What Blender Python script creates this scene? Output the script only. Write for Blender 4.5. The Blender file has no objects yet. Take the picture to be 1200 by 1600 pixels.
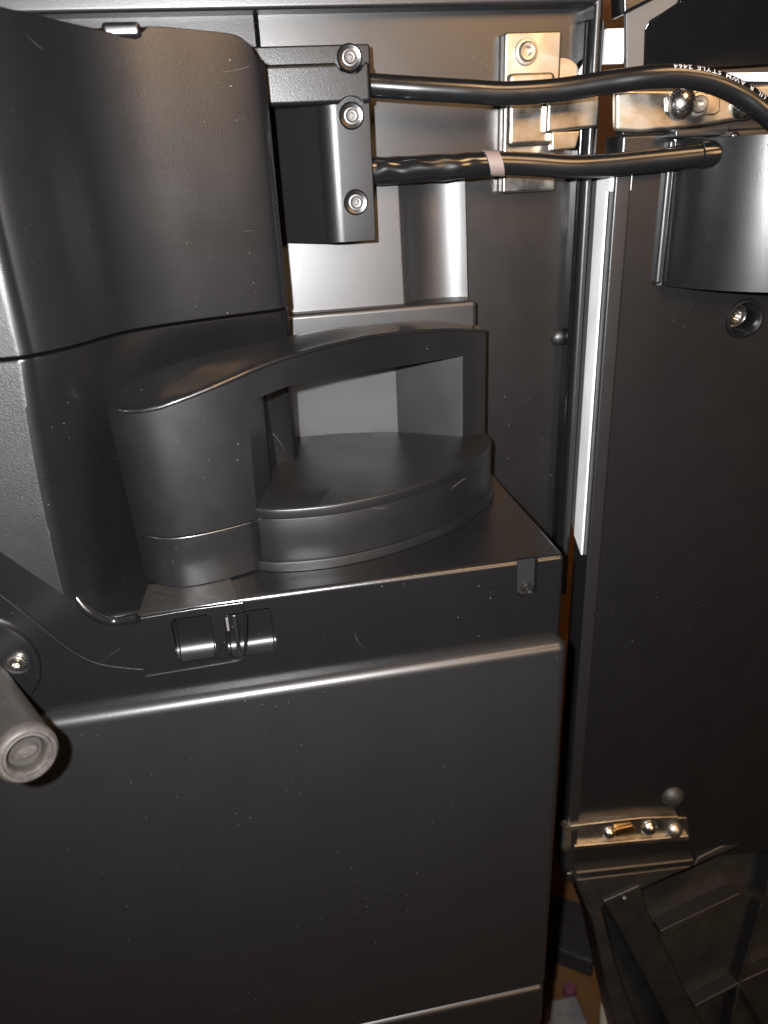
import bpy, bmesh, math, random
from mathutils import Vector, Matrix
random.seed(7)
scene = bpy.context.scene
COL = scene.collection

# ------------------------------------------------------------------ camera, world, lights, exposure
FPX = 1200.0
_d = Vector((130, 2620, FPX)).normalized()
_r = Vector((7738, -922, FPX)); _r = (_r - _d * _r.dot(_d)).normalized()
_f = _r.cross(_d)
CAM = Vector((0, -.36, .62))          # phone lens, 36 cm in front of the machine's front face
cam_d = bpy.data.cameras.new('camera'); cam = bpy.data.objects.new('camera', cam_d); COL.objects.link(cam)
# rows: world axes expressed in camera space (x right, y down, z forward)
M = Matrix(((_r.x, -_r.y, -_r.z), (_f.x, -_f.y, -_f.z), (-_d.x, _d.y, _d.z)))
cam.matrix_world = Matrix.Translation(CAM) @ M.to_4x4()
cam_d.sensor_fit = 'VERTICAL'; cam_d.sensor_height = 36; cam_d.lens = 27
cam_d.clip_start = .01; cam_d.clip_end = 50
cam_d.dof.use_dof = True; cam_d.dof.focus_distance = .45; cam_d.dof.aperture_fstop = 9
scene.camera = cam

world = bpy.data.worlds.new('World'); scene.world = world; world.use_nodes = True
bg = world.node_tree.nodes['Background']; bg.inputs[0].default_value = (1, .88, .78, 1); bg.inputs[1].default_value = .010

def lamp(name, kind, loc, energy, color, **k):
    l = bpy.data.lights.new(name, kind); o = bpy.data.objects.new(name, l); COL.objects.link(o)
    o.location = loc; l.energy = energy; l.color = color
    for a, v in k.items(): setattr(l, a, v)
    return o
# phone flash beside the lens, up and to the left of it
fl = lamp('phone_flash', 'SPOT', CAM + Vector((-.028, -.004, .020)), 46.0, (.985, .985, 1), shadow_soft_size=.005, spot_size=math.radians(140), spot_blend=1.0)
fl.rotation_euler = Vector((.035, .36, -.10)).to_track_quat('-Z', 'Y').to_euler()
# warm ceiling lamp of the room, above and behind the phone, to the right
cl = lamp('ceiling_lamp', 'AREA', (.55, -.75, 1.75), 11, (1, .60, .28), shape='SQUARE', size=.45)
cl.rotation_euler = (Vector((.05, .08, .5)) - cl.location).to_track_quat('-Z', 'Y').to_euler()

# warm lit lamp across the room, right of the phone
rl = lamp('room_lamp', 'AREA', (1.05, -2.4, 1.35), 26, (1, .58, .26), shape='SQUARE', size=.7)
rl.rotation_euler = (Vector((.0, .05, .6)) - rl.location).to_track_quat('-Z', 'Y').to_euler()
vs = scene.view_settings
vs.view_transform = 'Standard'; vs.look = 'None'; vs.exposure = 0; vs.gamma = 1

# ------------------------------------------------------------------ pixel measurements -> real 3D points on known planes
def ray(px, py):
    c = Vector(((px - 600) / FPX, (py - 800) / FPX, 1))
    return Vector((c.dot(_r), c.dot(_f), -c.dot(_d)))
def PY(px, py, y=0.0):
    v = ray(px, py); return CAM + v * ((y - CAM.y) / v.y)
def PZ(px, py, z):
    v = ray(px, py); return CAM + v * ((z - CAM.z) / v.z)
def PP(px, py, o, n):
    v = ray(px, py); return CAM + v * ((o - CAM).dot(n) / v.dot(n))
def proj(p):
    q = Vector(p) - CAM; c = _r * q.x + _f * q.y - _d * q.z
    return 600 + FPX * c.x / c.z, 800 + FPX * c.y / c.z
def interp(tab, x):
    if x <= tab[0][0]: return tab[0][1]
    for (a, b), (c, d) in zip(tab, tab[1:]):
        if x <= c: return b + (d - b) * (x - a) / (c - a)
    return tab[-1][1]
def zfor(fn, tab):
    lo, hi = .36, .72
    for _ in range(40):
        m = (lo + hi) / 2; px, py = proj(fn(m))
        if py > interp(tab, px): lo = m
        else: hi = m
    return m
def spline(pts, n=6):
    P = [Vector(p) for p in pts]; out = []
    for i in range(len(P) - 1):
        a, b, c, d = P[max(i - 1, 0)], P[i], P[i + 1], P[min(i + 2, len(P) - 1)]
        for k in range(n):
            t = k / n
            out.append(.5 * ((2 * b) + (c - a) * t + (2 * a - 5 * b + 4 * c - d) * t * t + (3 * b - a - 3 * c + d) * t ** 3))
    out.append(P[-1]); return out

# ------------------------------------------------------------------ materials
def N(nt, t, **k):
    n = nt.nodes.new(t)
    for a, v in k.items(): setattr(n, a, v)
    return n
def mat(name, col, rough=.5, metal=0., spec=.5, grain=0., gscale=1800, rvar=.06, dust=0., scratch=0., wave=0., blotch=0., blotchcol=None, coat=0., coatr=.2):
    m = bpy.data.materials.new(name); m.use_nodes = True; nt = m.node_tree; L = nt.links.new
    b = nt.nodes['Principled BSDF']
    b.inputs['Metallic'].default_value = metal; b.inputs['Specular IOR Level'].default_value = spec
    b.inputs['Coat Weight'].default_value = coat; b.inputs['Coat Roughness'].default_value = coatr
    tc = N(nt, 'ShaderNodeTexCoord'); co = tc.outputs['Object']
    def noise(sc, det=3, dist=0.):
        n = N(nt, 'ShaderNodeTexNoise'); n.inputs['Scale'].default_value = sc; n.inputs['Detail'].default_value = det
        n.inputs['Distortion'].default_value = dist; L(co, n.inputs['Vector']); return n.outputs['Fac']
    def mr(v, a, b_, c, d_):
        n = N(nt, 'ShaderNodeMapRange'); L(v, n.inputs[0])
        for i, x in enumerate((a, b_, c, d_)): n.inputs[i + 1].default_value = x
        return n.outputs[0]
    def math_(op, a, b_):
        n = N(nt, 'ShaderNodeMath', operation=op)
        for i, x in enumerate((a, b_)):
            if isinstance(x, (int, float)): n.inputs[i].default_value = x
            else: L(x, n.inputs[i])
        return n.outputs[0]
    def mix(fac, a, b_):
        n = N(nt, 'ShaderNodeMix', data_type='RGBA'); L(fac, n.inputs[0])
        for i, x in ((6, a), (7, b_)):
            if isinstance(x, tuple): n.inputs[i].default_value = (*x[:3], 1)
            else: L(x, n.inputs[i])
        return n.outputs[2]
    big = noise(28, 4)
    c = mix(mr(big, .35, .65, 0, 1), tuple(x * .95 for x in col), tuple(x * 1.05 for x in col))
    if blotch:
        c = mix(mr(noise(blotch, 5, .6), .42, .62, 0, 1), c, blotchcol)
    rg = math_('ADD', mr(noise(60, 4), .3, .7, rough - rvar, rough + rvar), mr(noise(9, 5, 1.2), .4, .7, -rvar, rvar * 1.5))
    if dust:
        v = N(nt, 'ShaderNodeTexVoronoi'); v.inputs['Scale'].default_value = 260; L(co, v.inputs['Vector'])
        w = N(nt, 'ShaderNodeSeparateColor'); L(v.outputs['Color'], w.inputs[0])
        size = mr(w.outputs[1], .0, 1, .02, .075)
        sp = math_('LESS_THAN', v.outputs['Distance'], size)
        pres = math_('LESS_THAN', w.outputs[0], dust)
        clus = mr(noise(14, 3), .46, .62, .12, 1)
        k = math_('MULTIPLY', math_('MULTIPLY', sp, pres), clus)
        c = mix(math_('MULTIPLY', k, .30), c, (.42, .41, .40))
        rg = math_('ADD', rg, math_('MULTIPLY', k, .3))
    if scratch:
        a = noise(15, 0, .1)
        ln = math_('LESS_THAN', math_('ABSOLUTE', math_('SUBTRACT', a, .5), 0), .0007)
        k = math_('MULTIPLY', ln, mr(noise(38, 2), .62, .70, 0, 1))
        c = mix(math_('MULTIPLY', k, scratch), c, (.35, .34, .33))
    L(c, b.inputs['Base Color']); L(rg, b.inputs['Roughness'])
    if grain or wave:
        bp = N(nt, 'ShaderNodeBump'); bp.inputs['Strength'].default_value = 1; bp.inputs['Distance'].default_value = 1
        h = math_('MULTIPLY', noise(gscale, 2), grain * .0001)
        if wave: h = math_('ADD', h, math_('MULTIPLY', noise(14, 1), wave * .001))
        L(h, bp.inputs['Height']); L(bp.outputs[0], b.inputs['Normal'])
    return m
MT = {}
MT['black']  = mat('black_moulded_plastic', (.0041, .0040, .0044), .275, spec=.6, coat=.08, coatr=.17, rvar=.008, grain=.5, dust=.32, scratch=.14, wave=.02)
MT['grain']  = mat('black_grained_plastic', (.0056, .0053, .0057), .45, spec=.62, rvar=.02, grain=1.7, gscale=1500, dust=.5)
MT['panel']  = mat('black_cabinet_plastic', (.0076, .0074, .0079), .40, spec=.6, rvar=.009, coat=.12, coatr=.22, grain=.6, dust=.25, wave=.02)
MT['satin']  = mat('black_satin_plastic', (.0028, .0028, .0035), .385, spec=.78, rvar=.015, coat=.45, coatr=.17, grain=.2, dust=.6, scratch=.15)
MT['smooth'] = mat('black_smooth_plastic', (.0034, .0034, .0038), .36, spec=.5, rvar=.02, coat=.6, coatr=.13, dust=.6, scratch=.15)
MT['rim'] = mat('black_matt_plastic', (.0034, .0034, .0041), .43, spec=.5, rvar=.01, grain=.4, dust=.6, scratch=.3)
MT['platform'] = mat('black_worn_plastic', (.0042, .0040, .0042), .50, spec=.28, rvar=.02, grain=.5, dust=.9, scratch=.3)
MT['backing'] = mat('black_cabinet_back_plastic', (.0052, .0050, .0054), .34, spec=.6, rvar=.012, coat=.1, coatr=.2, grain=.5, dust=.3)
MT['pocket'] = mat('black_pocket_plastic', (.0036, .0035, .0038), .33, spec=.35, rvar=.02, dust=.6)
MT['housing'] = mat('black_housing_plastic', (.0046, .0044, .0046), .33, spec=.27, rvar=.01, grain=.6, dust=.2)
MT['gloss']  = mat('black_gloss_panel', (.004, .004, .0045), .14, dust=.2)
MT['tray']   = mat('black_dull_plastic', (.0060, .0056, .0056), .42, coat=.3, coatr=.25, grain=.4, dust=.2)
MT['cable']  = mat('black_cable_sheath', (.0045, .0045, .005), .25, spec=.65, rvar=.02, grain=.15, dust=.2)
MT['shrink'] = mat('black_heat_shrink', (.0045, .0045, .005), .2, spec=.7)
MT['nickel'] = mat('nickel_plated_steel', (.42, .40, .37), .40, metal=1, rvar=.1, grain=.25, blotch=60, blotchcol=(.34, .30, .245))
MT['steel']  = mat('bright_screw_steel', (.66, .64, .61), .24, metal=1)
MT['dull']   = mat('dull_screw_steel', (.075, .072, .07), .45, metal=1)
MT['brass']  = mat('brass_insert', (.75, .45, .15), .3, metal=1)
MT['white']  = mat('white_enamelled_steel', (.66, .66, .65), .4, blotch=18, blotchcol=(.58, .58, .57), dust=.6)
MT['grey']   = mat('grey_coated_steel', (.07, .067, .065), .42, grain=.3)
MT['taupe']  = mat('grey_brown_plastic', (.018, .016, .014), .5, grain=.6, dust=.3)
MT['taupe_light'] = mat('worn_grey_brown_plastic', (.038, .034, .030), .5, grain=.8, blotch=260, blotchcol=(.025, .022, .019), dust=.5)
MT['tape']   = mat('pale_tape', (.12, .09, .08), .6)
MT['print']  = mat('grey_cable_print', (.42, .42, .42), .6)
MT['wood']   = mat('orange_brown_wood', (.10, .043, .012), .5, blotch=9, blotchcol=(.07, .028, .007))
MT['beige']  = mat('beige_card', (.30, .25, .18), .7)
MT['dark']   = mat('dark_fabric', (.008, .006, .005), .8)
MT['rag']    = mat('grey_cloth', (.14, .12, .11), .9, blotch=60, blotchcol=(.1, .09, .09))
MT['pink']   = mat('pink_plastic', (.09, .02, .04), .6)
MT['grime']  = mat('dusty_black_plastic', (.008, .0072, .0066), .5, grain=1, blotch=420, blotchcol=(.013, .0115, .010), dust=.4)
MT['clear']  = mat('clear_smooth_plastic', (.012, .012, .013), .18, dust=.2)

# ------------------------------------------------------------------ mesh helpers
def thing(name, label, cat, loc, group=None):
    o = bpy.data.objects.new(name, None); COL.objects.link(o); o.location = loc; o.empty_display_size = .02
    o['label'] = label; o['category'] = cat
    if group: o['group'] = group
    return o
def worldinv(p):
    if p.type == 'MESH': return Matrix.Identity(4)          # parts sit at the world origin
    t = Matrix.Identity(4)
    while p is not None:
        t = Matrix.Translation(p.location) @ t if p.type == 'EMPTY' else t
        p = p.parent
    return t.inverted()
def link(name, me, material, parent=None, bevel=0, seg=3, ang=30, wn=True, label=None):
    if isinstance(me, bmesh.types.BMesh):
        bm = me; me = bpy.data.meshes.new(name); bmesh.ops.recalc_face_normals(bm, faces=bm.faces); bm.to_mesh(me); bm.free()
    if not me.materials: me.materials.append(MT[material])
    o = bpy.data.objects.new(name, me); COL.objects.link(o)
    for p in me.polygons: p.use_smooth = True
    if bevel:
        b = o.modifiers.new('bevel', 'BEVEL'); b.width = bevel; b.segments = seg; b.limit_method = 'ANGLE'; b.angle_limit = math.radians(ang); b.use_clamp_overlap = True
    if not bevel: me.set_sharp_from_angle(angle=math.radians(38))
    if wn:
        w = o.modifiers.new('normals', 'WEIGHTED_NORMAL'); w.keep_sharp = True
    if parent is not None: o.parent = parent; o.matrix_parent_inverse = worldinv(parent)
    if label: o['label'] = label
    return o
def prism(bm, pts, vec):
    """closed polygon (list of 3D points) extruded along vec"""
    vec = Vector(vec); a = [bm.verts.new(p) for p in pts]; b = [bm.verts.new(Vector(p) + vec) for p in pts]
    n = len(pts); bm.faces.new(a); bm.faces.new(b[::-1])
    for i in range(n): bm.faces.new((a[i], b[i], b[(i + 1) % n], a[(i + 1) % n]))
    return bm
def box(bm, x0, x1, y0, y1, z0, z1):
    return prism(bm, [(x0, y0, z0), (x1, y0, z0), (x1, y0, z1), (x0, y0, z1)], (0, y1 - y0, 0))
def newbox(*a): return box(bmesh.new(), *a)
def loft(bm, rows, close=False, caps=True):
    """rows of equal length; connects row i to i+1; close joins the ends of each row"""
    V = [[bm.verts.new(p) for p in r] for r in rows]; n = len(rows[0])
    for a, b in zip(V, V[1:]):
        for i in range(n if close else n - 1):
            j = (i + 1) % n; bm.faces.new((a[i], a[j], b[j], b[i]))
    if caps and close: bm.faces.new(V[0][::-1]); bm.faces.new(V[-1])
    return bm
def lathe(bm, prof, o, axis, n=24, ref=(0, 0, 1), caps=True):
    """prof: (radius, height along axis) from the axis outwards"""
    ax = Vector(axis).normalized(); u = Vector(ref).cross(ax)
    if u.length < 1e-3: u = Vector((1, 0, 0)).cross(ax)
    u.normalize(); w = ax.cross(u); o = Vector(o); rows = []
    for r, h in prof:
        rows.append([o + ax * h + (u * math.cos(t) + w * math.sin(t)) * max(r, 1e-5) for t in (2 * math.pi * i / n for i in range(n))])
    return loft(bm, rows, close=True, caps=caps)
def tube(bm, pts, rad, n=16, caps=True):
    rows = []; up = Vector((0, 0, 1))
    for i, p in enumerate(pts):
        t = (pts[min(i + 1, len(pts) - 1)] - pts[max(i - 1, 0)]).normalized()
        u = up.cross(t).normalized(); w = t.cross(u); r = rad(i) if callable(rad) else rad
        rows.append([p + (u * math.cos(a) + w * math.sin(a)) * r for a in (2 * math.pi * k / n for k in range(n))])
    return loft(bm, rows, close=True, caps=caps)
def cut(o, *cutters):
    """bake modifiers of o with boolean differences by throwaway bmeshes"""
    tmp = []
    for m in [m for m in o.modifiers if m.type == 'WEIGHTED_NORMAL']: o.modifiers.remove(m)
    for bm in cutters:
        me = bpy.data.meshes.new('cutter'); bmesh.ops.recalc_face_normals(bm, faces=bm.faces); bm.to_mesh(me); bm.free(); me.materials.append(MT['pocket'])
        c = bpy.data.objects.new('cutter', me); COL.objects.link(c); tmp.append(c)
        b = o.modifiers.new('cut', 'BOOLEAN'); b.operation = 'DIFFERENCE'; b.solver = 'EXACT'; b.material_mode = 'TRANSFER'; b.object = c
    bpy.context.view_layer.update()
    me = bpy.data.meshes.new_from_object(o.evaluated_get(bpy.context.evaluated_depsgraph_get()))
    o.modifiers.clear(); o.data = me
    for c in tmp: bpy.data.objects.remove(c)
    for p in me.polygons: p.use_smooth = True
    me.set_sharp_from_angle(angle=math.radians(38))
    w = o.modifiers.new('normals', 'WEIGHTED_NORMAL'); w.keep_sharp = True
    return o
FRONT = Vector((0, -1, 0))
_screw = {}
def screw(at, r, material, parent, axis=FRONT, kind='socket', name='screw'):
    key = (kind, material)
    if key not in _screw:
        bm = bmesh.new()
        if kind == 'socket':
            pr = [(0, .12), (.30, .12), (.36, .5), (.62, .52), (.72, .40), (.74, .22), (.95, .20), (1, .1), (1, -.3)]
        elif kind == 'dome':
            pr = [(0, .74), (.3, .70), (.6, .56), (.82, .34), (.96, .12), (1, 0), (1, -.3)]
        lathe(bm, pr, (0, 0, 0), (0, 0, 1), 24)
        me = bpy.data.meshes.new(name); bmesh.ops.recalc_face_normals(bm, faces=bm.faces); bm.to_mesh(me); bm.free()
        me.materials.append(MT[material]); _screw[key] = me
        for p in me.polygons: p.use_smooth = True
        me.set_sharp_from_angle(angle=math.radians(50))
    o = bpy.data.objects.new(name, _screw[key]); COL.objects.link(o)
    o.location = at; o.scale = (r, r, r); o.rotation_mode = 'QUATERNION'
    o.rotation_quaternion = Vector((0, 0, 1)).rotation_difference(Vector(axis))
    o.parent = parent; o.matrix_parent_inverse = worldinv(parent)
    return o
def struct(o): o['kind'] = 'structure'; return o

# ------------------------------------------------------------------ setting: board wall and table top behind the machine
ZT = -.30
struct(link('wall', newbox(-1.2, 1.6, .85, .88, ZT, 1.6), 'wood'))
struct(link('table_top', newbox(-1.2, 1.6, -.12, .85, ZT - .03, ZT), 'wood', bevel=.004))

# ------------------------------------------------------------------ coffee machine cabinet
XR = .1635          # right side of shelf and lower panel
ZS = .4129          # shelf top
YB = .15            # back panel
mach = thing('coffee_machine', 'black plastic coffee machine cabinet with its front opened up', 'coffee machine', (0, .1, ZT))

# back panel (two sheets with a seam) and the raised rim round it
xs = PY(401, 40, YB).x
link('back_panel', newbox(xs + .0008, .2252, YB, YB + .02, -.1, .704), 'backing', mach, bevel=.0008)
link('back_panel', newbox(-.35, xs - .0008, YB + .0004, YB + .02, .3, .7035), 'housing', mach, bevel=.0008)
ZRIM = PY(600, 11, .133).z
bm = bmesh.new(); prism(bm, [(-.36, .133, ZRIM), (.2222, .133, ZRIM), (.2222, .133, .30), (.2272, .133, .30), (.2272, .133, ZRIM + .012), (-.36, .133, ZRIM + .012)], (0, .04, 0))
link('rim', bm, 'panel', mach, bevel=.0022)
link('cabinet_shell', newbox(-.36, .2265, .172, .42, ZT + .02, .6965), 'panel', mach, bevel=.004)
bm = bmesh.new(); box(bm, .2192, .2224, .139, .151, .31, .690)
link('seal_strip', bm, 'gloss', mach, bevel=.0015)

# raised block on the back panel: flat face, concave channel, fin
zc0, zc1 = PY(600, 476, .128).z, PY(600, 258, .132).z
xl, x0, x1 = .010, PY(632, 380, .128).x, PY(740, 380, .122).x
pl = [(xl, .1275), (x0 - .002, .1275)]
w = x1 - x0; a0, a1 = math.radians(-46), math.radians(30); R = w / (math.sin(a1) - math.sin(a0))
for i in range(17):
    a = a0 + (a1 - a0) * i / 16
    pl.append((x0 + R * (math.sin(a) - math.sin(a0)), .1282 + R * (math.cos(a) - math.cos(a0))))
pl += [(x1 + .0006, YB + .005), (xl, YB + .005)]
bm = bmesh.new(); prism(bm, [(x, y, zc0 - .01) for x, y in pl], (0, .0075, zc1 - zc0 + .01))
link('channel_block', bm, 'panel', mach, wn=True)
zl = PY(600, 481, .1185).z
link('ledge', newbox(.005, PY(745, 490, .1185).x, .1185, YB + .003, zl - .022, zl), 'panel', mach, bevel=.0028, seg=4)

# screw housing with cable outlets
h = thing('cable_housing', 'black screwed housing where both cables enter the cabinet', 'housing', (.06, YB, .58))
xr0, xr1 = PY(582, 250, .100).x, PY(515, 250, .100).x
zb, zt = PY(560, 378, .100).z, PY(560, 75, .100).z
rows = []
pl = [(xr0, YB - .001), (xr0, .100), (xr1 + .006, .100)] + [(xr1 + .006 - .013 * math.sin(a), .100 + .013 * (1 - math.cos(a))) for a in (math.radians(10 * k) for k in range(1, 7))] + [(xr1 - .034, .128), (xr1 - .034, YB - .001)]
bm = bmesh.new(); prism(bm, [(x, y, zb) for x, y in pl], (0, 0, PY(560, 120, .1).z - zb))
low_body = link('lower_body', bm, 'housing', h, bevel=.0006, seg=2, ang=50)
zt = PY(500, 70, .112).z
top = link('top_plate', newbox(.02, PY(578, 80, .112).x, .112, YB - .001, PY(500, 110, .112).z, zt), 'housing', h, bevel=.001)
zu0, zu1 = PY(500, 163, .092).z, PY(500, 98, .092).z
xu1 = PY(580, 130, .092).x
up = link('upper_body', newbox(.012, xu1, .092, YB - .001, zu0, zu1), 'housing', h, bevel=.0022, seg=4)
s1, s2, s3 = PY(546, 90, .110), PY(549, 181, .099), PY(556, 316, .099)
cut(up, lathe(bmesh.new(), [(0, 0), (.0085, 0), (.0085, .05), (0, .05)], PY(547, 88, .092) + Vector((0, .03, 0)), FRONT),
    lathe(bmesh.new(), [(0, 0), (.0088, 0), (.0088, .05), (0, .05)], PY(550, 178, .092) + Vector((0, .03, 0)), FRONT))
for s in (s1, s2, s3):
    lathe_b = lathe(bmesh.new(), [(.0036, -.002), (.0036, .0006), (.0060, .0012), (.0068, .0004), (.0070, -.002)], s, FRONT)
    hb = top if s is s1 else low_body
    link('collar', lathe_b, 'black', hb)
    screw(s, .0043, 'dull', hb)

# shelf body with front strip
poly = [(-.36, .3500), (XR, .3500), (XR, ZS), (-.360, ZS)]
bm = bmesh.new(); prism(bm, [(x, 0, z) for x, z in poly], (0, YB + .001, 0))
shelf = link('shelf', bm, 'black', mach, bevel=.0030, seg=5)
# U slot for the corner screw
c = PY(823, 919, 0); wv = .0062
u = [(c.x - wv, ZS + .01), (c.x - wv, c.z)] + [(c.x - wv * math.cos(t), c.z - wv * math.sin(t)) for t in (math.pi * k / 12 for k in range(1, 12))] + [(c.x + wv, c.z), (c.x + wv, ZS + .01)]
slot = prism(bmesh.new(), [(x, -.01, z) for x, z in u], (0, .0135, 0))
# finger pockets of the latch
def pocket(x0, y0, x1, y1, depth, ramp):          # scooped recess: floor rolls forward to the lower lip
    P = [PY(x0, y0 + .15 * (x1 - x0) / 2), PY(x1, y0 - .15 * (x1 - x0) / 2), PY(x1, y1 - .15 * (x1 - x0) / 2), PY(x0, y1 + .15 * (x1 - x0) / 2)]
    xa, xb = P[0].x, P[1].x; za, zb_ = (P[0].z + P[1].z) / 2, (P[2].z + P[3].z) / 2
    prof = [(-.004, za + .0008), (0, za), (.0015, za - .0012), (depth, za - .0022)]
    for k in range(9):
        t = k / 8; prof.append((depth * (1 - t ** 5) + .0002, za - .0022 - (za - .0022 - zb_) * (ramp + (1 - ramp) * t)))
    prof.append((-.004, zb_ - .0006))
    b = bmesh.new(); prism(b, [(xa, y, z) for y, z in prof], (xb - xa, 0, 0))
    bmesh.ops.recalc_face_normals(b, faces=b.faces)
    bmesh.ops.bevel(b, geom=[e for e in b.edges if e.is_manifold and e.calc_face_angle() > 1.0 and abs(e.verts[0].co.x - e.verts[1].co.x) < 1e-6], offset=.0016, segments=3, affect='EDGES', clamp_overlap=True)
    return b
pk = [(266, 962, 329, 1034, .0075, .35), (348, 954, 425, 1023, .0065, .5)]
cut(shelf, slot, *[pocket(*p) for p in pk])
lt = [(-70, 800), (-70, 880), (0, 926), (40, 957), (80, 990), (112, 1014), (145, 1031), (180, 1039), (226, 1043), (229, 1053), (300, 1041), (364, 1030), (375, 1026), (380, 1016), (381, 941), (300, 952), (218, 966), (180, 972), (160, 965), (135, 947)]
bm = bmesh.new(); prism(bm, [PY(x, y, -.0017) for x, y in lt], (0, .0025, 0))
lp = link('latch_plate', bm, 'black', mach, bevel=.0007, seg=3)
cut(lp, *[pocket(*p) for p in pk])
for path, rad in (([(0, 929), (40, 960), (80, 993), (112, 1017), (145, 1034), (180, 1042), (224, 1046)], .0005), ([(228, 1056), (300, 1044), (364, 1033), (377, 1028), (383, 1016), (384, 960)], .0008)):
    link('highlight_bead', tube(bmesh.new(), spline([PY(x, y, -.0003) for x, y in path], 4), rad, 8), 'black', mach, wn=False)  # thin ridge added along the seam to catch a highlight line
a, b_ = PY(362, 960, .002), PY(368, 1018, .002)
link('latch_tab', newbox(a.x, a.x + .0022, .0006, .006, b_.z, a.z), 'satin', lp, bevel=.0006)
a, b_ = PY(352, 965, .004), PY(356, 985, .004)
link('latch_tab', newbox(a.x, a.x + .0014, .003, .007, b_.z, a.z), 'grey', lp, bevel=.0003)
bm = bmesh.new(); prism(bm, [PZ(x, y, ZS + .0002) for x, y in ((231, 915), (359, 900), (371, 938), (216, 962))], (0, 0, .0005))
link('latch_top_plate', bm, 'grime', mach, bevel=.0003, seg=1)
screw(PY(822, 917, .0036), .0036, 'dull', shelf)
bm = prism(bmesh.new(), [(c.x + (x - c.x) * .93, .0034, ZS - .0012 if z > ZS else c.z + (z - c.z) * .93) for x, z in u], (0, .001, 0))
link('slot_lining', bm, 'clear', shelf, bevel=.0003, seg=1)

# lower panel and base
bm = newbox(-.36, .1655, -.0085, .14, .0505, .3590)
link('lower_panel', bm, 'panel', mach, bevel=.0062, seg=8)
link('base_strip', newbox(-.36, .1655, -.0065, .14, .0, .0478), 'panel', mach, bevel=.005, seg=5)
link('plinth', newbox(-.34, .15, .03, .40, ZT + .001, .002), 'dark', mach, bevel=.003)

# recess wall: swept from the front corner back to the right, with draft
def corner(x, y, r, deg, rest):
    c = [Vector((-.36, y, 0))] + [Vector((x + r * math.sin(math.radians(deg * k / 9)), y + r * (1 - math.cos(math.radians(deg * k / 9))), 0)) for k in range(10)]
    return c[:-1] + spline([c[-1]] + [(a, b, 0) for a, b in rest], 5)
tc_ = corner(-.0980, -.0055, .0075, 55, [(-.0855, .0018), (-.0735, .0140), (-.0585, .0345), (-.041, .0455), (-.0148, .0545), (.0165, .0638), (.0230, .0672), (.0255, .0720)])
bc_ = corner(-.1040, -.0055, .0075, 66, [(-.0937, .0065), (-.0885, .019), (-.0795, .042), (-.062, .068), (-.030, .088), (.0165, .099), (.0230, .103), (.0255, .110)])
Zseam = .5491
def wallrow(z, ext=0):
    t = max(0, (z - ZS) / (Zseam - ZS)) ** 2.6          # hollow below the seam, so the container clears it
    r = [Vector((b.x + (a.x - b.x) * t, b.y + (a.y - b.y) * t, z)) for a, b in zip(tc_, bc_)]
    return r + [Vector((.0255, YB - .002, z)), Vector((-.36, YB - .002, z))]
bm = bmesh.new(); loft(bm, [wallrow(ZS - .003 + (Zseam - .0008 - ZS + .003) * k / 20) for k in range(21)], close=True)
wall = link('recess_wall', bm, 'black', mach, bevel=.0008, seg=2, ang=60)
# the grained front face ends along a slanting line above the shelf front
P1, P2, P3 = PY(0, 862, -.0055), PY(100, 930, -.0055), PY(126, 947, -.0055)
low = [(-.40, .30), (-.40, .66), (-.225, .56), (P1.x, P1.z), (P2.x, P2.z), (P3.x, P3.z), (-.0935, ZS + .0035), (-.0880, ZS), (-.0880, .30)]
cut(wall, prism(bmesh.new(), [(x, -.02, z) for x, z in low], (0, .0199, 0)))
def front_grain(o):
    o.data.materials.append(MT['grain']); gi = len(o.data.materials) - 1
    for p in o.data.polygons:
        if p.normal.y < -.985 and p.center.x < -.09 and p.center.y < -.002: p.material_index = gi
for p in wall.data.polygons: p.material_index = 0
front_grain(wall)
# curled lip at the foot of the recess wall
lip = spline([PY(116, 928, -.0008), PY(134, 951, -.0025), PY(158, 966, -.0012), PY(182, 971, .0004), PZ(216, 965, ZS - .0015)], 6)
link('lip', tube(bmesh.new(), lip, lambda i: .0026 * min(1, .45 + i * .07), 12), 'black', mach)

# upper cover on top of the seam
ztab = [(-200, -40), (0, 9), (110, 35), (212, 59), (222, 60), (223, 38), (300, 45), (360, 51), (380, 57), (392, 68), (400, 90), (440, 100)]
ztop = []
for p in tc_:
    ztop.append(zfor(lambda z, p=p: (p.x, p.y, z), ztab))
ztop = [min(z, .70) for z in ztop]
for i, p in enumerate(tc_):
    if p.x < -.095: ztop[i] = .690
rows = []
for k in range(9):
    t = k / 8
    r = [Vector((p.x, p.y, Zseam + .0006 + (zt_ - Zseam - .0006) * t)) for p, zt_ in zip(tc_, ztop)]
    r += [Vector((.0255, YB - .003, r[-1].z)), Vector((-.36, YB - .003, r[0].z))]
    rows.append(r)
bm = bmesh.new(); loft(bm, rows, close=True)
front_grain(link('upper_cover', bm, 'black', mach, bevel=.0025, seg=4, ang=50))
a, b_ = PY(158, 36, .05), PY(222, 56, .05)
link('cover_clip', newbox(a.x, b_.x, .046, .08, b_.z - .001, a.z), 'black', mach, bevel=.002)

# round cap and screw lower left
pc = PY(-30, 1042, -.001)
lathe_b = lathe(bmesh.new(), [(0, .0022), (.0265, .0022), (.0284, .0018), (.0290, .0008), (.0290, -.001)], pc, FRONT, 48)
cap = link('round_cap', lathe_b, 'black', mach)
sc = PY(27, 1035, -.0035)
link('screw_well', lathe(bmesh.new(), [(.0050, -.001), (.0052, .0004), (.0066, .0008), (.0072, -.0008)], sc, FRONT, 24), 'satin', cap)
screw(sc, .0050, 'steel', cap)
# bump stop on the back panel
screw(PY(873, 527, YB), .0062, 'panel', mach, kind='dome', name='bump_stop')

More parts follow.
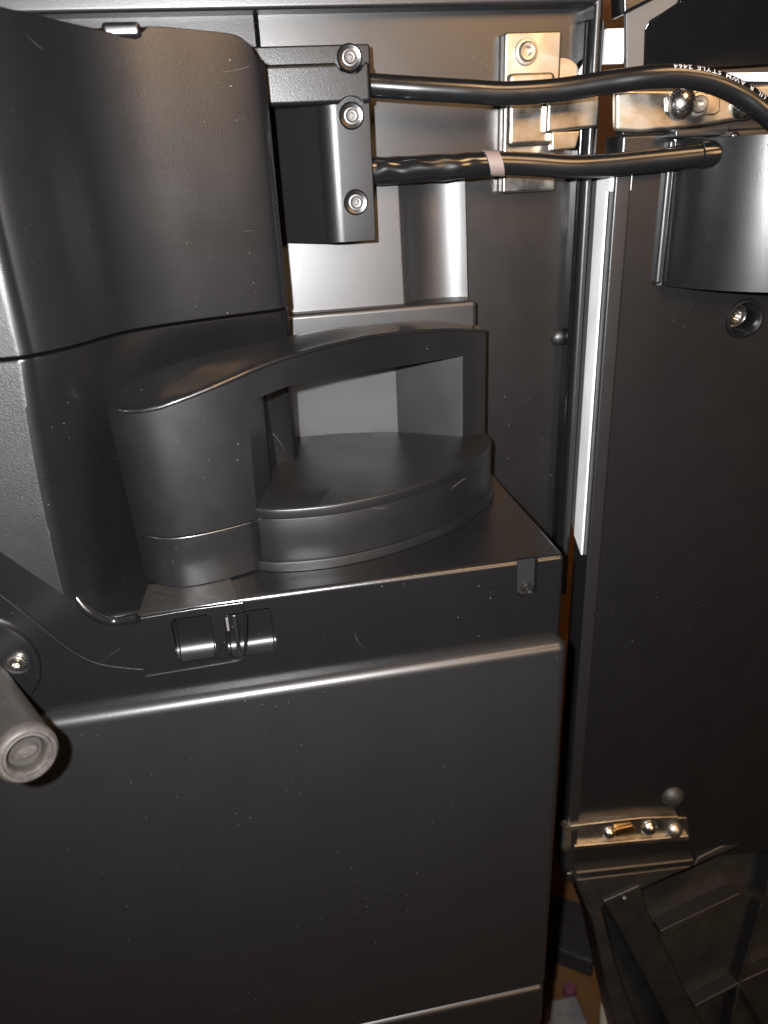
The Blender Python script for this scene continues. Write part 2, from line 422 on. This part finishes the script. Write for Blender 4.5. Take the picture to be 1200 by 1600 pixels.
# ------------------------------------------------------------------ spout at the lower left
a, b_ = PY(-38, 1062, 0), PY(44, 1181, -.078)
sp = thing('spout', 'grey-brown tubular spout pointing forward at the lower left', 'spout', a)
ax = (b_ - a).normalized(); Ls = (b_ - a).length
# end face looks at the room, slightly downwards
S = .92
link('tube', lathe(bmesh.new(), [(r * S, h) for r, h in [(.0, 0), (.0150, 0), (.0144, Ls * .5), (.0140, Ls - .006), (.0136, Ls - .002), (.0124, Ls), (.0112, Ls), (.0106, Ls - .0012), (.0096, Ls - .0010), (.0084, Ls - .0022), (.0078, Ls - .0060), (0, Ls - .0066)]], a, ax, 40), 'taupe', sp)
ee = b_ - ax * .0040
bm = bmesh.new(); lathe(bm, [(0, .001), (.0034, .0008), (.0040, -.002)], (0, 0, 0), (0, 0, 1), 24)
me_m = Matrix.Translation(ee) @ Vector((0, 0, 1)).rotation_difference(ax).to_matrix().to_4x4() @ Matrix.Rotation(math.radians(-60), 4, 'Z') @ Matrix.Diagonal((.75, 1.45, 1, 1))
bm.transform(me_m); link('plug', bm, 'taupe_light', sp)
link('end_ring', lathe(bmesh.new(), [(r * S, h) for r, h in [(.0144, Ls - .0050), (.0145, Ls - .0024), (.0139, Ls - .0004), (.0126, Ls + .0006), (.0114, Ls + .0006), (.0107, Ls - .0006), (.0097, Ls - .0004), (.0086, Ls - .0016), (.0081, Ls - .0055)]], a, ax, 40, caps=False), 'taupe_light', sp)

# ------------------------------------------------------------------ removable container with the arched handle
hc = thing('handled_container', 'black container with a broad arched handle standing on the shelf', 'container', (.05, .08, ZS))
F = [(-.0672, .0505), (-.0705, .0440), (-.0692, .0350), (-.0635, .0265), (-.055, .0208), (-.044, .0186), (-.027, .0214), (-.0055, .029), (.025, .0435), (.065, .066), (.100, .088), (.1352, .1052), (.1508, .1105)]
B = [(-.0658, .0520), (-.0625, .0545), (-.0565, .058), (-.048, .057), (-.038, .057), (-.029, .058), (-.016, .062), (.004, .067), (.035, .078), (.073, .096), (.107, .112), (.137, .122), (.149, .1235)]
Ff = spline([(x, y, 0) for x, y in F], 5); Bf = spline([(x, y, 0) for x, y in B], 5)
n = len(Ff)
iw0, iw1 = 7 * 5, 11 * 5       # handle opening between these stations
TOP = [(165, 634), (180, 638), (200, 640), (225, 638), (250, 633), (300, 615), (350, 595), (403, 572), (450, 555), (500, 541), (570, 525), (640, 516), (700, 513), (770, 515)]
BACK = [(165, 628), (178, 615), (230, 581), (330, 546), (440, 526), (520, 511), (640, 503), (763, 510)]
WIN = [(395, 625), (403, 622), (450, 603), (520, 588), (620, 573), (730, 555)]
ZD = .4503
def lean(p, z):
    k = max(0, min(1, (.10 - p.x) / .14)) * (z - ZS) / .106
    dx = max(-.0020, min(.004, .004 + (p.x + .02) * .15))       # the column flares to the left towards its top
    return Vector((p.x + dx * k, p.y - .006 * k, z))
zF = [zfor(lambda z, p=p: lean(p, z), TOP) for p in Ff]
zB = [zfor(lambda z, p=p: lean(p, z), BACK) for p in Bf]
zF = [z if i > 15 else zF[15] for i, z in enumerate(zF)]
zB = [max(min(b, f + .016), f + .0006) for b, f in zip(zB, zF)]
def crisp(o): o.data.set_sharp_from_angle(angle=math.radians(50)); return o
def crown(i):
    f, b = Ff[i], Bf[i]; zf = zF[i]; ln = max((b - f).length, 1e-4)
    return f, b, zf, min(zB[i], zf + .5 * ln), ln
def section(i, zlow):                      # upright body under the cap
    f, b, zf, zb2, ln = crown(i)
    r = [lean(f, zlow + (zf - .0012 - zlow) * t) for t in (0, .02, .25, .5, .75, 1)]
    r.append(lean(f.lerp(b, min(.003 / ln, .3)), zf - .0011)); r.append(lean(f.lerp(b, .6), zf + (zb2 - zf) * .5 - .0015))
    r.append(lean(b, zb2 - .002)); r.append(lean(b, zlow))
    return r
def cap_section(i):                        # thin glossy cap with a rolled front lip
    f, b, zf, zb2, ln = crown(i); o = (f - b).normalized() if ln > 2e-4 else Vector((-1, 0, 0))
    r = []
    for out, dz in ((-.0010, -.0024), (.0001, -.0023), (.0005, -.0019), (.0007, -.0013), (.0005, -.0007), (.0000, -.0002), (-.0008, 0)):
        r.append(lean(f + o * max(out, -ln * .15), zf + dz))
    t0 = min(.0018 / ln, .2)
    for t in (0, .05, .14, .30, .52, .78, .93):
        r.append(lean(f.lerp(b, t0 + (1 - t0) * t), zf + (zb2 - zf) * math.sin(t * math.pi / 2) ** 1.25))
    r.append(lean(b, zb2 - .0008)); r.append(lean(b, zb2 - .0028)); r.append(lean(f.lerp(b, .5), zf + (zb2 - zf) * .4 - .0026))
    return r
ZC = .4450
bm = bmesh.new(); loft(bm, [section(i, ZC + .0003) for i in range(0, iw0 + 1)], close=True)
crisp(link('column', bm, 'satin', hc, wn=False))
zw = [zfor(lambda z, p=p: lean(p, z), WIN) for p in Ff]
bm = bmesh.new(); loft(bm, [section(i, zw[i]) for i in range(iw0, iw1 + 1)], close=True)
crisp(link('grip', bm, 'satin', hc, wn=False))
link('grip_cap', loft(bmesh.new(), [cap_section(i) for i in range(0, n)], close=True), 'smooth', hc, wn=False)
# right post: front face, inner side wall running back
ft, fb_ = Ff[iw1], Ff[-1]
inner = PZ(622, 676, ZD)
def post_row(z):
    return [Vector((ft.x - .0004, ft.y + .003, z)), Vector((.1455, .1125, z)), Vector((.147, .119, z)), Vector((.125, .1245, z)), Vector((inner.x + .006, inner.y + .001, z)), Vector((inner.x, inner.y, z))]
bm = bmesh.new(); loft(bm, [section(i, ZD - .002) for i in range(iw1, n)], close=True)
crisp(link('post', bm, 'satin', hc, wn=False))
link('post_wall', loft(bmesh.new(), [post_row(z) for z in (ZD - .002, zw[iw1] + .001)], close=True), 'satin', hc)
# back wall seen through the opening
bw0 = PZ(440, 684, ZD)
pl = [(-.005, .140), (bw0.x, bw0.y - .003), (.06, .141), (inner.x + .004, inner.y), (inner.x + .006, inner.y + .004), (.06, .1465), (bw0.x, .148), (-.005, .1465)]
link('back_wall', prism(bmesh.new(), [(x, y, ZD - .002) for x, y in pl], (0, 0, .075)), 'panel', hc)
# left inner cheek of the opening
pl = [(-.0045, .036), (.0215, .139), (.0, .140), (-.018, .062)]
link('cheek', prism(bmesh.new(), [(x, y, ZD - .003) for x, y in pl], (0, 0, .058)), 'smooth', hc)
# column foot below the seam
foot = [lean(p, ZS + .0012) for p in Ff[:iw0 + 1]]
rows = []
for z in (ZS + .0006, ZS + .010, ZS + .020, ZC - .0004):
    rows.append([lean(p, z) for p in Ff[:iw0 + 1]] + [lean(Bf[iw0] + Vector((.006, 0, 0)), z)] + [lean(p, z) for p in Bf[:iw0 + 1][::-6][:-1]])
link('column_foot', loft(bmesh.new(), rows, close=True), 'satin', hc, bevel=.0008, seg=2, ang=60)
# round body: rim, top platform
rim = [(-.0045, .0300), (.0060, .0252), (.024, .0226), (.044, .0234), (.074, .0312), (.108, .0475), (.1335, .0700), (.1470, .0880), (.1515, .104), (.149, .122), (.135, .138), (.110, .146), (.06, .148), (.0, .147), (-.03, .125), (-.03, .06), (-.012, .040)]
ro = spline([(x, y, 0) for x, y in rim], 5)
cx, cy = .06, .085
def ring(z, s): return [Vector((cx + (p.x - cx) * s, cy + (p.y - cy) * s, z)) for p in ro]
rows = [ring(.4186, .994), ring(.4189, .999), ring(.4196, 1), ring(.432, 1), ring(.4441, 1), ring(.4444, .9985), ring(.4447, 1.0015), ring(.4453, 1.0035), ring(.4485, 1.0035), ring(.4495, 1.0025), ring(.4501, .999), ring(ZD, .994), ring(ZD, .97), ring(ZD, .8)]
link('round_body', loft(bmesh.new(), rows, close=True), 'rim', hc, wn=False)
link('platform', loft(bmesh.new(), [ring(ZD - .001, .990), ring(ZD + .0002, .990), ring(ZD + .0004, .986), ring(ZD + .0004, .6)], close=True), 'platform', hc, wn=False)
def ring2(z, s): return [Vector((.068 + (p.x - .068) * s, .085 + (p.y - .085) * s, z)) for p in ro]
link('turntable', loft(bmesh.new(), [ring2(.4190, .9), ring2(.4188, 1.0), ring2(.4187, 1.028), ring2(.4182, 1.031), ring2(ZS + .0004, 1.034)], close=True), 'rim', hc, wn=False)

# ------------------------------------------------------------------ open door
AD = math.radians(5.5)
DU = Vector((math.cos(AD), -math.sin(AD), 0)); DN = Vector((-math.sin(AD), -math.cos(AD), 0)); DO = Vector((.2300, .112, 0))
def PD(px, py, out=0): return PP(px, py, DO + DN * out, DN)
def D(u, out, z): return DO + DU * u + DN * out + Vector((0, 0, z))
def du(p): return (p - DO).dot(DU)
def dbox(u0, u1, o0, o1, z0, z1, bm=None):
    return prism(bm or bmesh.new(), [D(u0, o1, z0), D(u1, o1, z0), D(u1, o1, z1), D(u0, o1, z1)], DN * (o0 - o1))
door = thing('cabinet_door', 'black plastic cabinet door swung wide open on the right', 'door', DO + Vector((.1, 0, ZT)))
zdb, zdt = PD(1000, 1353).z, PD(1000, 208).z
dp = link('door_panel', dbox(.004, .36, -.03, 0, zdb, zdt), 'backing', door, bevel=.0025, seg=4)
hole = PD(1163, 498)
cut(dp, lathe(bmesh.new(), [(0, 0), (.0098, 0), (.0105, .03), (0, .03)], hole - DN * .018, DN, 32))
link('hole_collar', lathe(bmesh.new(), [(.0098, -.0176), (.0102, .0012), (.0112, .0022), (.0124, .0020), (.0134, -.0004)], hole, DN, 32, caps=False), 'smooth', dp)
screw(hole - DN * .010 + Vector((-.002, 0, .001)), .0080, 'steel', dp, axis=DN, name='catch')
# raised field and upright edge strip of the inner panel
ue = du(PD(958, 600))
link('edge_strip', dbox(.0005, ue, -.028, .0035, zdb + .01, zdt - .02), 'panel', door, bevel=.0015)
# bulging pocket
u0 = du(PD(1040, 350)); Rb = .105; s0 = math.radians(66)
z0b, z1b = PD(1045, 444).z, PD(1045, 218).z
pl = [(u0 - .006, -.004), (u0 - .0045, .0006), (u0 - .0025, .0022), (u0, .0032)]
for k in range(25):
    a = s0 - (s0 + math.radians(20)) * k / 24
    pl.append((u0 + Rb * (math.sin(s0) - math.sin(a)), .0034 + Rb * (math.cos(a) - math.cos(s0))))
pl += [(pl[-1][0], -.01), (u0 - .006, -.01)]
bm = prism(bmesh.new(), [D(u, o, z0b) for u, o in pl], (0, 0, z1b - z0b))
link('pocket_bulge', bm, 'black', door, bevel=.0012, seg=3, ang=50)
uq = du(PD(1036, 350))
link('pocket_edge', dbox(uq - .003, uq + .0015, -.004, .0045, z0b + .001, z1b), 'panel', door, bevel=.002, seg=4)
# white door skin behind the hinge side
za, zb_ = PY(955, 268, .14).z, PY(905, 876, .14).z
za, zb_ = PD(950, 268, 0).z, PD(915, 872, 0).z
bm = prism(bmesh.new(), [D(-.0014, -.0235, za), D(-.0014, -.0235, zb_ + .008), D(-.0014, -.005, zb_), D(-.0014, -.005, za)], DU * .0016)
link('door_skin', bm, 'white', door, bevel=.0005, seg=2)
bm = prism(bmesh.new(), [D(-.0010, -.036, za), D(-.0010, -.036, zb_ + .016), D(-.0010, -.0233, zb_ + .008), D(-.0010, -.0233, za)], DU * .0012)
link('skin_fold', bm, 'grey', door, bevel=.0004, seg=1)
xw0 = .2345
z2, z3 = PY(965, 100, .15).z, PY(965, 44, .15).z
link('door_skin', newbox(xw0 + .003, .2505, .1495, .156, z2, z3), 'white', door, bevel=.0008)
link('skin_return', newbox(.2322, .2346, .147, .160, zb_ + .012, z3 + .004), 'grey', door, bevel=.0003, seg=1)
p, q = PD(955, 270, .002), PD(988, 298, .002)
link('corner_tab', dbox(du(p), du(q), -.006, .001, q.z, p.z), 'white', door, bevel=.0008)
link('hinge_backing', prism(bmesh.new(), [PD(972, 118, -.014), PD(1260, 100, -.014), PD(1260, 230, -.014), PD(972, 240, -.014)], DN * -.012), 'tray', door, bevel=.001)
# upper glossy cover, bracket and flange
p, q = PD(1003, 112, -.012), PD(1003, 60, -.012)
link('upper_gloss_panel', prism(bmesh.new(), [PD(1004, 114, -.016), PD(1240, 100, -.016), PD(1240, -60, -.001), PD(1070, -60, -.001), PD(1062, 2, -.0058), PD(1012, 34, -.0086), PD(1006, 46, -.0097)], DN * -.02), 'gloss', door, bevel=.0015)
link('upper_bracket', prism(bmesh.new(), [PD(979, 120, -.008), PD(1006, 112, -.008), PD(1008, 46, -.008), PD(1016, 32, -.008), PD(1066, 2, -.008), PD(1070, -12, -.008), PD(1050, -40, -.008), PD(978, 10, -.008)], DN * -.004), 'grey', door, bevel=.0006)
link('upper_flange', prism(bmesh.new(), [PD(974, 24, -.004), PD(1052, -16, -.004), PD(1000, -40, -.004), PD(972, -30, -.004)], DN * -.02), 'black', door, bevel=.002)
link('pale_strip', prism(bmesh.new(), [PD(1085, 126, -.009), PD(1240, 128, -.009), PD(1240, 112, -.009), PD(1085, 114, -.009)], DN * -.004), 'white', door, bevel=.0006)
p, q = PD(1106, 268, .012), PD(1132, 207, .012)
gl = link('cable_gland', dbox(du(p) + .002, du(q), -.002, .031, p.z + .001, q.z), 'smooth', door, bevel=.002, seg=3)
p, q = PD(1050, 214, .012), PD(1130, 200, .012)
link('cable_guard', dbox(du(p), du(q) + .002, -.002, .016, q.z - .0040, q.z + .0005), 'panel', door, bevel=.0012)
# details at the foot
screw(PD(1051, 1244), .0105, 'taupe', dp, axis=DN, kind='dome', name='rubber_stop')
p, q = PD(895, 1364, .004), PD(1085, 1342, .004)
link('foot_ledge', dbox(.002, du(q), -.03, .006, p.z - .012, p.z + .002), 'tray', door, bevel=.0025, seg=4)

# ------------------------------------------------------------------ ribbed tray hanging under the door
TN = Vector((-.06, -.93, .36)).normalized(); TO = PD(995, 1392, .012)
def PT(px, py, h=0): return PP(px, py, TO + TN * h, TN)
tr = thing('ribbed_tray', 'black plastic tray with crossing ribs below the open door', 'tray', PT(1100, 1590, -.03))
def tpoly(name, pix, h0, h1, material='tray', bev=.0015):
    base = [PT(x, y, h1) for x, y in pix]
    return link(name, prism(bmesh.new(), base, TN * (h0 - h1)), material, tr, bevel=bev)
tpoly('floor', [(898, 1380), (1270, 1262), (1310, 1720), (990, 1720), (966, 1610), (928, 1444)], -.034, -.030)
tpoly('outer_rim', [(890, 1356), (925, 1440), (962, 1610), (985, 1700), (1030, 1700), (960, 1500), (938, 1410), (925, 1380)], -.030, .002)
tpoly('inner_rim', [(942, 1408), (1000, 1382), (1010, 1420), (1100, 1610), (1140, 1690), (1092, 1700), (1048, 1605), (962, 1440)], -.030, .006)
tpoly('top_rim', [(900, 1374), (926, 1424), (996, 1395), (1260, 1276), (1260, 1256), (1090, 1340), (1085, 1352)], -.030, .003)
def rib(a, b, w, h1):
    A, Bq = PT(*a, -.030), PT(*b, -.030); t = (Bq - A).normalized(); s = TN.cross(t).normalized() * w / 2
    link('rib', prism(bmesh.new(), [A - s, Bq - s, Bq + s, A + s], TN * (h1 + .030)), 'tray', tr, bevel=.0006, seg=2)
rib((1020, 1442), (1142, 1384), .007, -.012)
rib((1075, 1558), (1143, 1522), .003, -.016)
rib((1143, 1522), (1260, 1470), .003, -.016)
rib((1178, 1400), (1143, 1522), .003, -.0155)
rib((1205, 1270), (1180, 1385), .006, -.010)
rib((1143, 1522), (1120, 1640), .003, -.0155)
rib((1143, 1522), (1215, 1640), .003, -.0165)
screw(PT(976, 1404, .006), .004, 'tray', tr, axis=TN, kind='dome', name='stud')

# ------------------------------------------------------------------ hinges
hg = thing('hinge', 'nickel hinge behind the cables near the top of the open door', 'hinge', (.2, .148, .6), 'door hinges')
a, b_ = PY(789, 50, .141), PY(868, 298, .141)
fpl = link('frame_plate', newbox(a.x, b_.x, .141, .1495, b_.z, a.z), 'nickel', hg, bevel=.0018, seg=3)
z_a, z_b = PY(830, 126, .137).z, PY(830, 228, .137).z
a2, b2 = PY(792, 126, .137), PY(858, 228, .137)
link('cup', newbox(a2.x, b2.x + .001, .133, .1412, z_b, z_a + .004), 'nickel', hg, bevel=.003, seg=4)
screw(PY(822, 81, .1408), .0072, 'nickel', fpl)
link('rear_disc', lathe(bmesh.new(), [(0, .002), (.0125, .002), (.013, .0012), (.013, -.002)], PY(875, 128, .147), FRONT, 32), 'nickel', hg)
a, b_ = PY(862, 148, .122), PY(942, 204, .122)
bm = prism(bmesh.new(), [(a.x, .128, b_.z), (b_.x, .1275, b_.z + .002), (b_.x, .1275, a.z), (a.x, .128, a.z)], (0, .008, 0))
link('arm', bm, 'nickel', hg, bevel=.002, seg=4)
link('knuckle', prism(bmesh.new(), [PY(x, y, .128) for x, y in ((862, 206), (908, 204), (900, 232), (862, 236))], (0, .006, 0)), 'nickel', hg, bevel=.001)
a, b_ = PY(948, 136, .113), PY(948, 212, .113)
link('pin', tube(bmesh.new(), [Vector((a.x, .116, b_.z - .002)), Vector((a.x, .116, a.z + .004))], .0035, 14), 'steel', hg)
pts = [(962, 140), (962, 204), (1000, 207), (1080, 200), (1150, 188), (1240, 172), (1240, 128), (1150, 136), (1060, 140)]
dlf = link('door_leaf', prism(bmesh.new(), [PD(x, y, .006) for x, y in pts], DN * -.0065), 'nickel', hg, bevel=.0022, seg=4)
pts = [(1040, 152), (1046, 147), (1118, 146), (1126, 152), (1126, 174), (1118, 180), (1050, 182), (1041, 176)]
link('adjuster_plate', prism(bmesh.new(), [PD(x, y, .0075) for x, y in pts], DN * -.0035), 'nickel', hg, bevel=.001)
screw(PD(1066, 162, .0078), .0085, 'steel', dlf, axis=DN, kind='dome')
screw(PD(1090, 163, .0075), .0065, 'nickel', dlf, axis=DN)
screw(PD(1163, 162, .0065), .0085, 'steel', dlf, axis=DN, kind='dome')

hl = thing('hinge', 'smaller blurred nickel hinge near the foot of the open door', 'hinge', PD(980, 1320, -.002), 'door hinges')
pts = [(884, 1286), (890, 1326), (1078, 1312), (1074, 1278), (1000, 1278)]
chp = link('channel_plate', prism(bmesh.new(), [PD(x, y, .0015) for x, y in pts], DN * -.004), 'nickel', hl, bevel=.001)
pts = [(880, 1300), (882, 1292), (1000, 1278), (1060, 1276), (1060, 1280), (1000, 1283), (905, 1297)]
link('lip', prism(bmesh.new(), [PD(x, y, .006) for x, y in pts], DN * -.008), 'nickel', hl, bevel=.0008)
pts = [(896, 1328), (898, 1322), (1076, 1306), (1078, 1313)]
link('lip', prism(bmesh.new(), [PD(x, y, .005) for x, y in pts], DN * -.007), 'nickel', hl, bevel=.0008)
link('knuckle', tube(bmesh.new(), [PD(884, 1326, .004), PD(884, 1288, .004)], .0045, 14), 'nickel', hl)
screw(PD(952, 1302, .002), .0062, 'steel', chp, axis=DN, kind='dome')
screw(PD(1014, 1294, .002), .0078, 'steel', chp, axis=DN, kind='dome')
screw(PD(1054, 1298, .002), .0078, 'nickel', chp, axis=DN, kind='dome')
pts = [(962, 1308), (962, 1296), (988, 1290), (996, 1300)]
link('insert', prism(bmesh.new(), [PD(x, y, .005) for x, y in pts], DN * -.005), 'brass', hl, bevel=.0008)

# ------------------------------------------------------------------ cables
c1 = [(574, 133, .106), (600, 135, .105), (660, 139, .102), (730, 143, .099), (790, 146, .097), (870, 141, .094), (950, 129, .088), (1010, 121, .082), (1060, 119, .078), (1110, 127, .074), (1155, 146, .070), (1190, 170, .066), (1230, 205, .062)]
path1 = spline([PY(*p) for p in c1], 8)
R1 = .0060
k1 = thing('cable', 'upper black cable with printed lettering curving across the hinge', 'cable', path1[0], 'cables between cabinet and door')
link('sheath', tube(bmesh.new(), path1, R1, 24), 'cable', k1, wn=False)
c2 = [(574, 268, .112), (600, 267, .111), (650, 264, .109), (700, 261, .107), (740, 258, .106), (775, 255, .105), (830, 257, .104), (890, 261, .101), (950, 258, .097), (1030, 250, .091), (1085, 244, .087), (1112, 241, .085)]
path2 = spline([PY(*p) for p in c2], 8)
k2 = thing('cable', 'lower black cable with wrinkled sleeve and pale tape ring', 'cable', path2[0], 'cables between cabinet and door')
link('sheath', tube(bmesh.new(), path2[30:], .0064, 24), 'cable', k2, wn=False)
# wrinkled heat-shrink sleeve
sl = spline([PY(*p) for p in c2[:6]], 16); rows = []
for i, p in enumerate(sl):
    t = (sl[min(i + 1, len(sl) - 1)] - sl[max(i - 1, 0)]).normalized(); uu = Vector((0, 0, 1)).cross(t).normalized(); ww = t.cross(uu)
    r_ = []
    for k in range(28):
        a = 2 * math.pi * k / 28; s = i / len(sl)
        wr = (1 - s) ** .7 * .00042 * (math.sin(i * .33 + 1.4 * math.sin(a + 1)) * math.cos(a * 2 - i * .07) + .35 * math.sin(i * .5 + a * 2))
        fl = 1 + .12 * (1 - s) * math.cos(2 * a)
        r_.append(p + (uu * math.cos(a) + ww * math.sin(a) * (1 + .10 * (1 - s))) * (.0067 + wr) * (1 if s < .97 else .97))
    rows.append(r_)
link('shrink_sleeve', loft(bmesh.new(), rows, close=True), 'shrink', k2, wn=False)
tp = spline([PY(*p) for p in c2[4:7]], 10)
tdir = (tp[12] - tp[8]).normalized(); tw = Vector((tdir.x, tdir.y, tdir.z))
bm = bmesh.new(); rows = []
uu = Vector((0, 0, 1)).cross(tdir).normalized(); ww = tdir.cross(uu)
for s in (-.0042, -.0041, .0041, .0042):
    rr = .0064 if abs(s) > .00415 else .0070
    rows.append([tp[9] + tdir * (s - .25 * .007 * math.sin(2 * math.pi * k / 24) * 1.3) + (uu * math.cos(2 * math.pi * k / 24) + ww * math.sin(2 * math.pi * k / 24)) * rr for k in range(24)])
link('tape_ring', loft(bm, rows, close=True), 'tape', k2)
# grommet where the lower cable ends on the door
ge = path2[-1]; gd = (path2[-1] - path2[-4]).normalized()
link('end_collar', lathe(bmesh.new(), [(.0, .0012), (.0056, .0012), (.0062, .003), (.0070, .003), (.0074, 0), (.0074, -.006), (.006, -.007)], ge, gd, 24), 'shrink', k2)

# lettering printed along the upper cable, running upside down from right to left
def cable_text(txt, s_start, size):
    L = [0]
    for a, b in zip(path1, path1[1:]): L.append(L[-1] + (b - a).length)
    def at(s):
        for i in range(len(L) - 1):
            if L[i + 1] >= s:
                t = (s - L[i]) / (L[i + 1] - L[i]); return path1[i].lerp(path1[i + 1], t), (path1[i + 1] - path1[i]).normalized()
        return path1[-1], (path1[-1] - path1[-2]).normalized()
    bm = bmesh.new(); s = s_start
    for ch in txt:
        if ch == ' ': s -= size * .55; continue
        cu = bpy.data.curves.new('glyph', 'FONT'); cu.body = ch; cu.size = size; cu.align_x = 'CENTER'; cu.resolution_u = 2; cu.offset = size * .012
        o = bpy.data.objects.new('glyph', cu); COL.objects.link(o); bpy.context.view_layer.update()
        me = bpy.data.meshes.new_from_object(o.evaluated_get(bpy.context.evaluated_depsgraph_get()))
        wd = max(v.co.x for v in me.vertices) - min(v.co.x for v in me.vertices)
        s -= wd / 2 + size * .06; tmp = bmesh.new(); tmp.from_mesh(me)
        bmesh.ops.subdivide_edges(tmp, edges=[e for e in tmp.edges if e.calc_length() > size * .2], cuts=1)
        for v in tmp.verts:
            p, t = at(s - v.co.x)                         # reading direction runs to the left
            side = t.cross(Vector((0, 0, 1))).normalized()          # towards the room
            up = side.cross(t).normalized()
            ang = math.radians(46) - (v.co.y - size * .35) / R1      # wrapped round the sheath, tops downwards
            v.co = p + (side * math.cos(ang) + up * math.sin(ang)) * (R1 + .00006)
        m2 = bpy.data.meshes.new('glyph'); tmp.to_mesh(m2); tmp.free(); bm.from_mesh(m2)
        bpy.data.objects.remove(o); bpy.data.curves.remove(cu); bpy.data.meshes.remove(me); bpy.data.meshes.remove(m2)
        s -= wd / 2 + size * .06
    me = bpy.data.meshes.new('lettering'); bm.to_mesh(me); bm.free(); return me
Ltot = sum((b - a).length for a, b in zip(path1, path1[1:]))
o = link('lettering', cable_text('UL R AWM STYLE 2464', Ltot - .022, .0042), 'print', k1, wn=False)

# ------------------------------------------------------------------ clutter glimpsed through the gap below
def onz(px, py, dz=0): return PZ(px, py, ZT + dz)
def block(name, label, cat, pix, h, material, bev=.004):
    pts = [onz(x, y, .0005) for x, y in pix]
    o = link(name, prism(bmesh.new(), pts, (0, 0, h)), material, None, bevel=bev); o['label'] = label; o['category'] = cat; return o
block('beige_box', 'beige box on the table in the gap under the door', 'box', [(935, 1590), (985, 1560), (1000, 1700), (930, 1720)], .03, 'beige')
block('dark_box', 'dark box on the table beside the machine foot', 'box', [(850, 1500), (925, 1530), (925, 1440), (860, 1420)], .03, 'dark')
block('grey_cloth', 'crumpled grey cloth on the table at the lower edge', 'cloth', [(845, 1640), (925, 1620), (900, 1560), (850, 1570)], .008, 'rag')
p = onz(890, 1552, .0)
o = link('pink_cap', lathe(bmesh.new(), [(0, .012), (.006, .012), (.0075, .010), (.008, 0)], p, (0, 0, 1), 20), 'pink'); o['label'] = 'small pink cap beside the grey cloth'; o['category'] = 'cap'
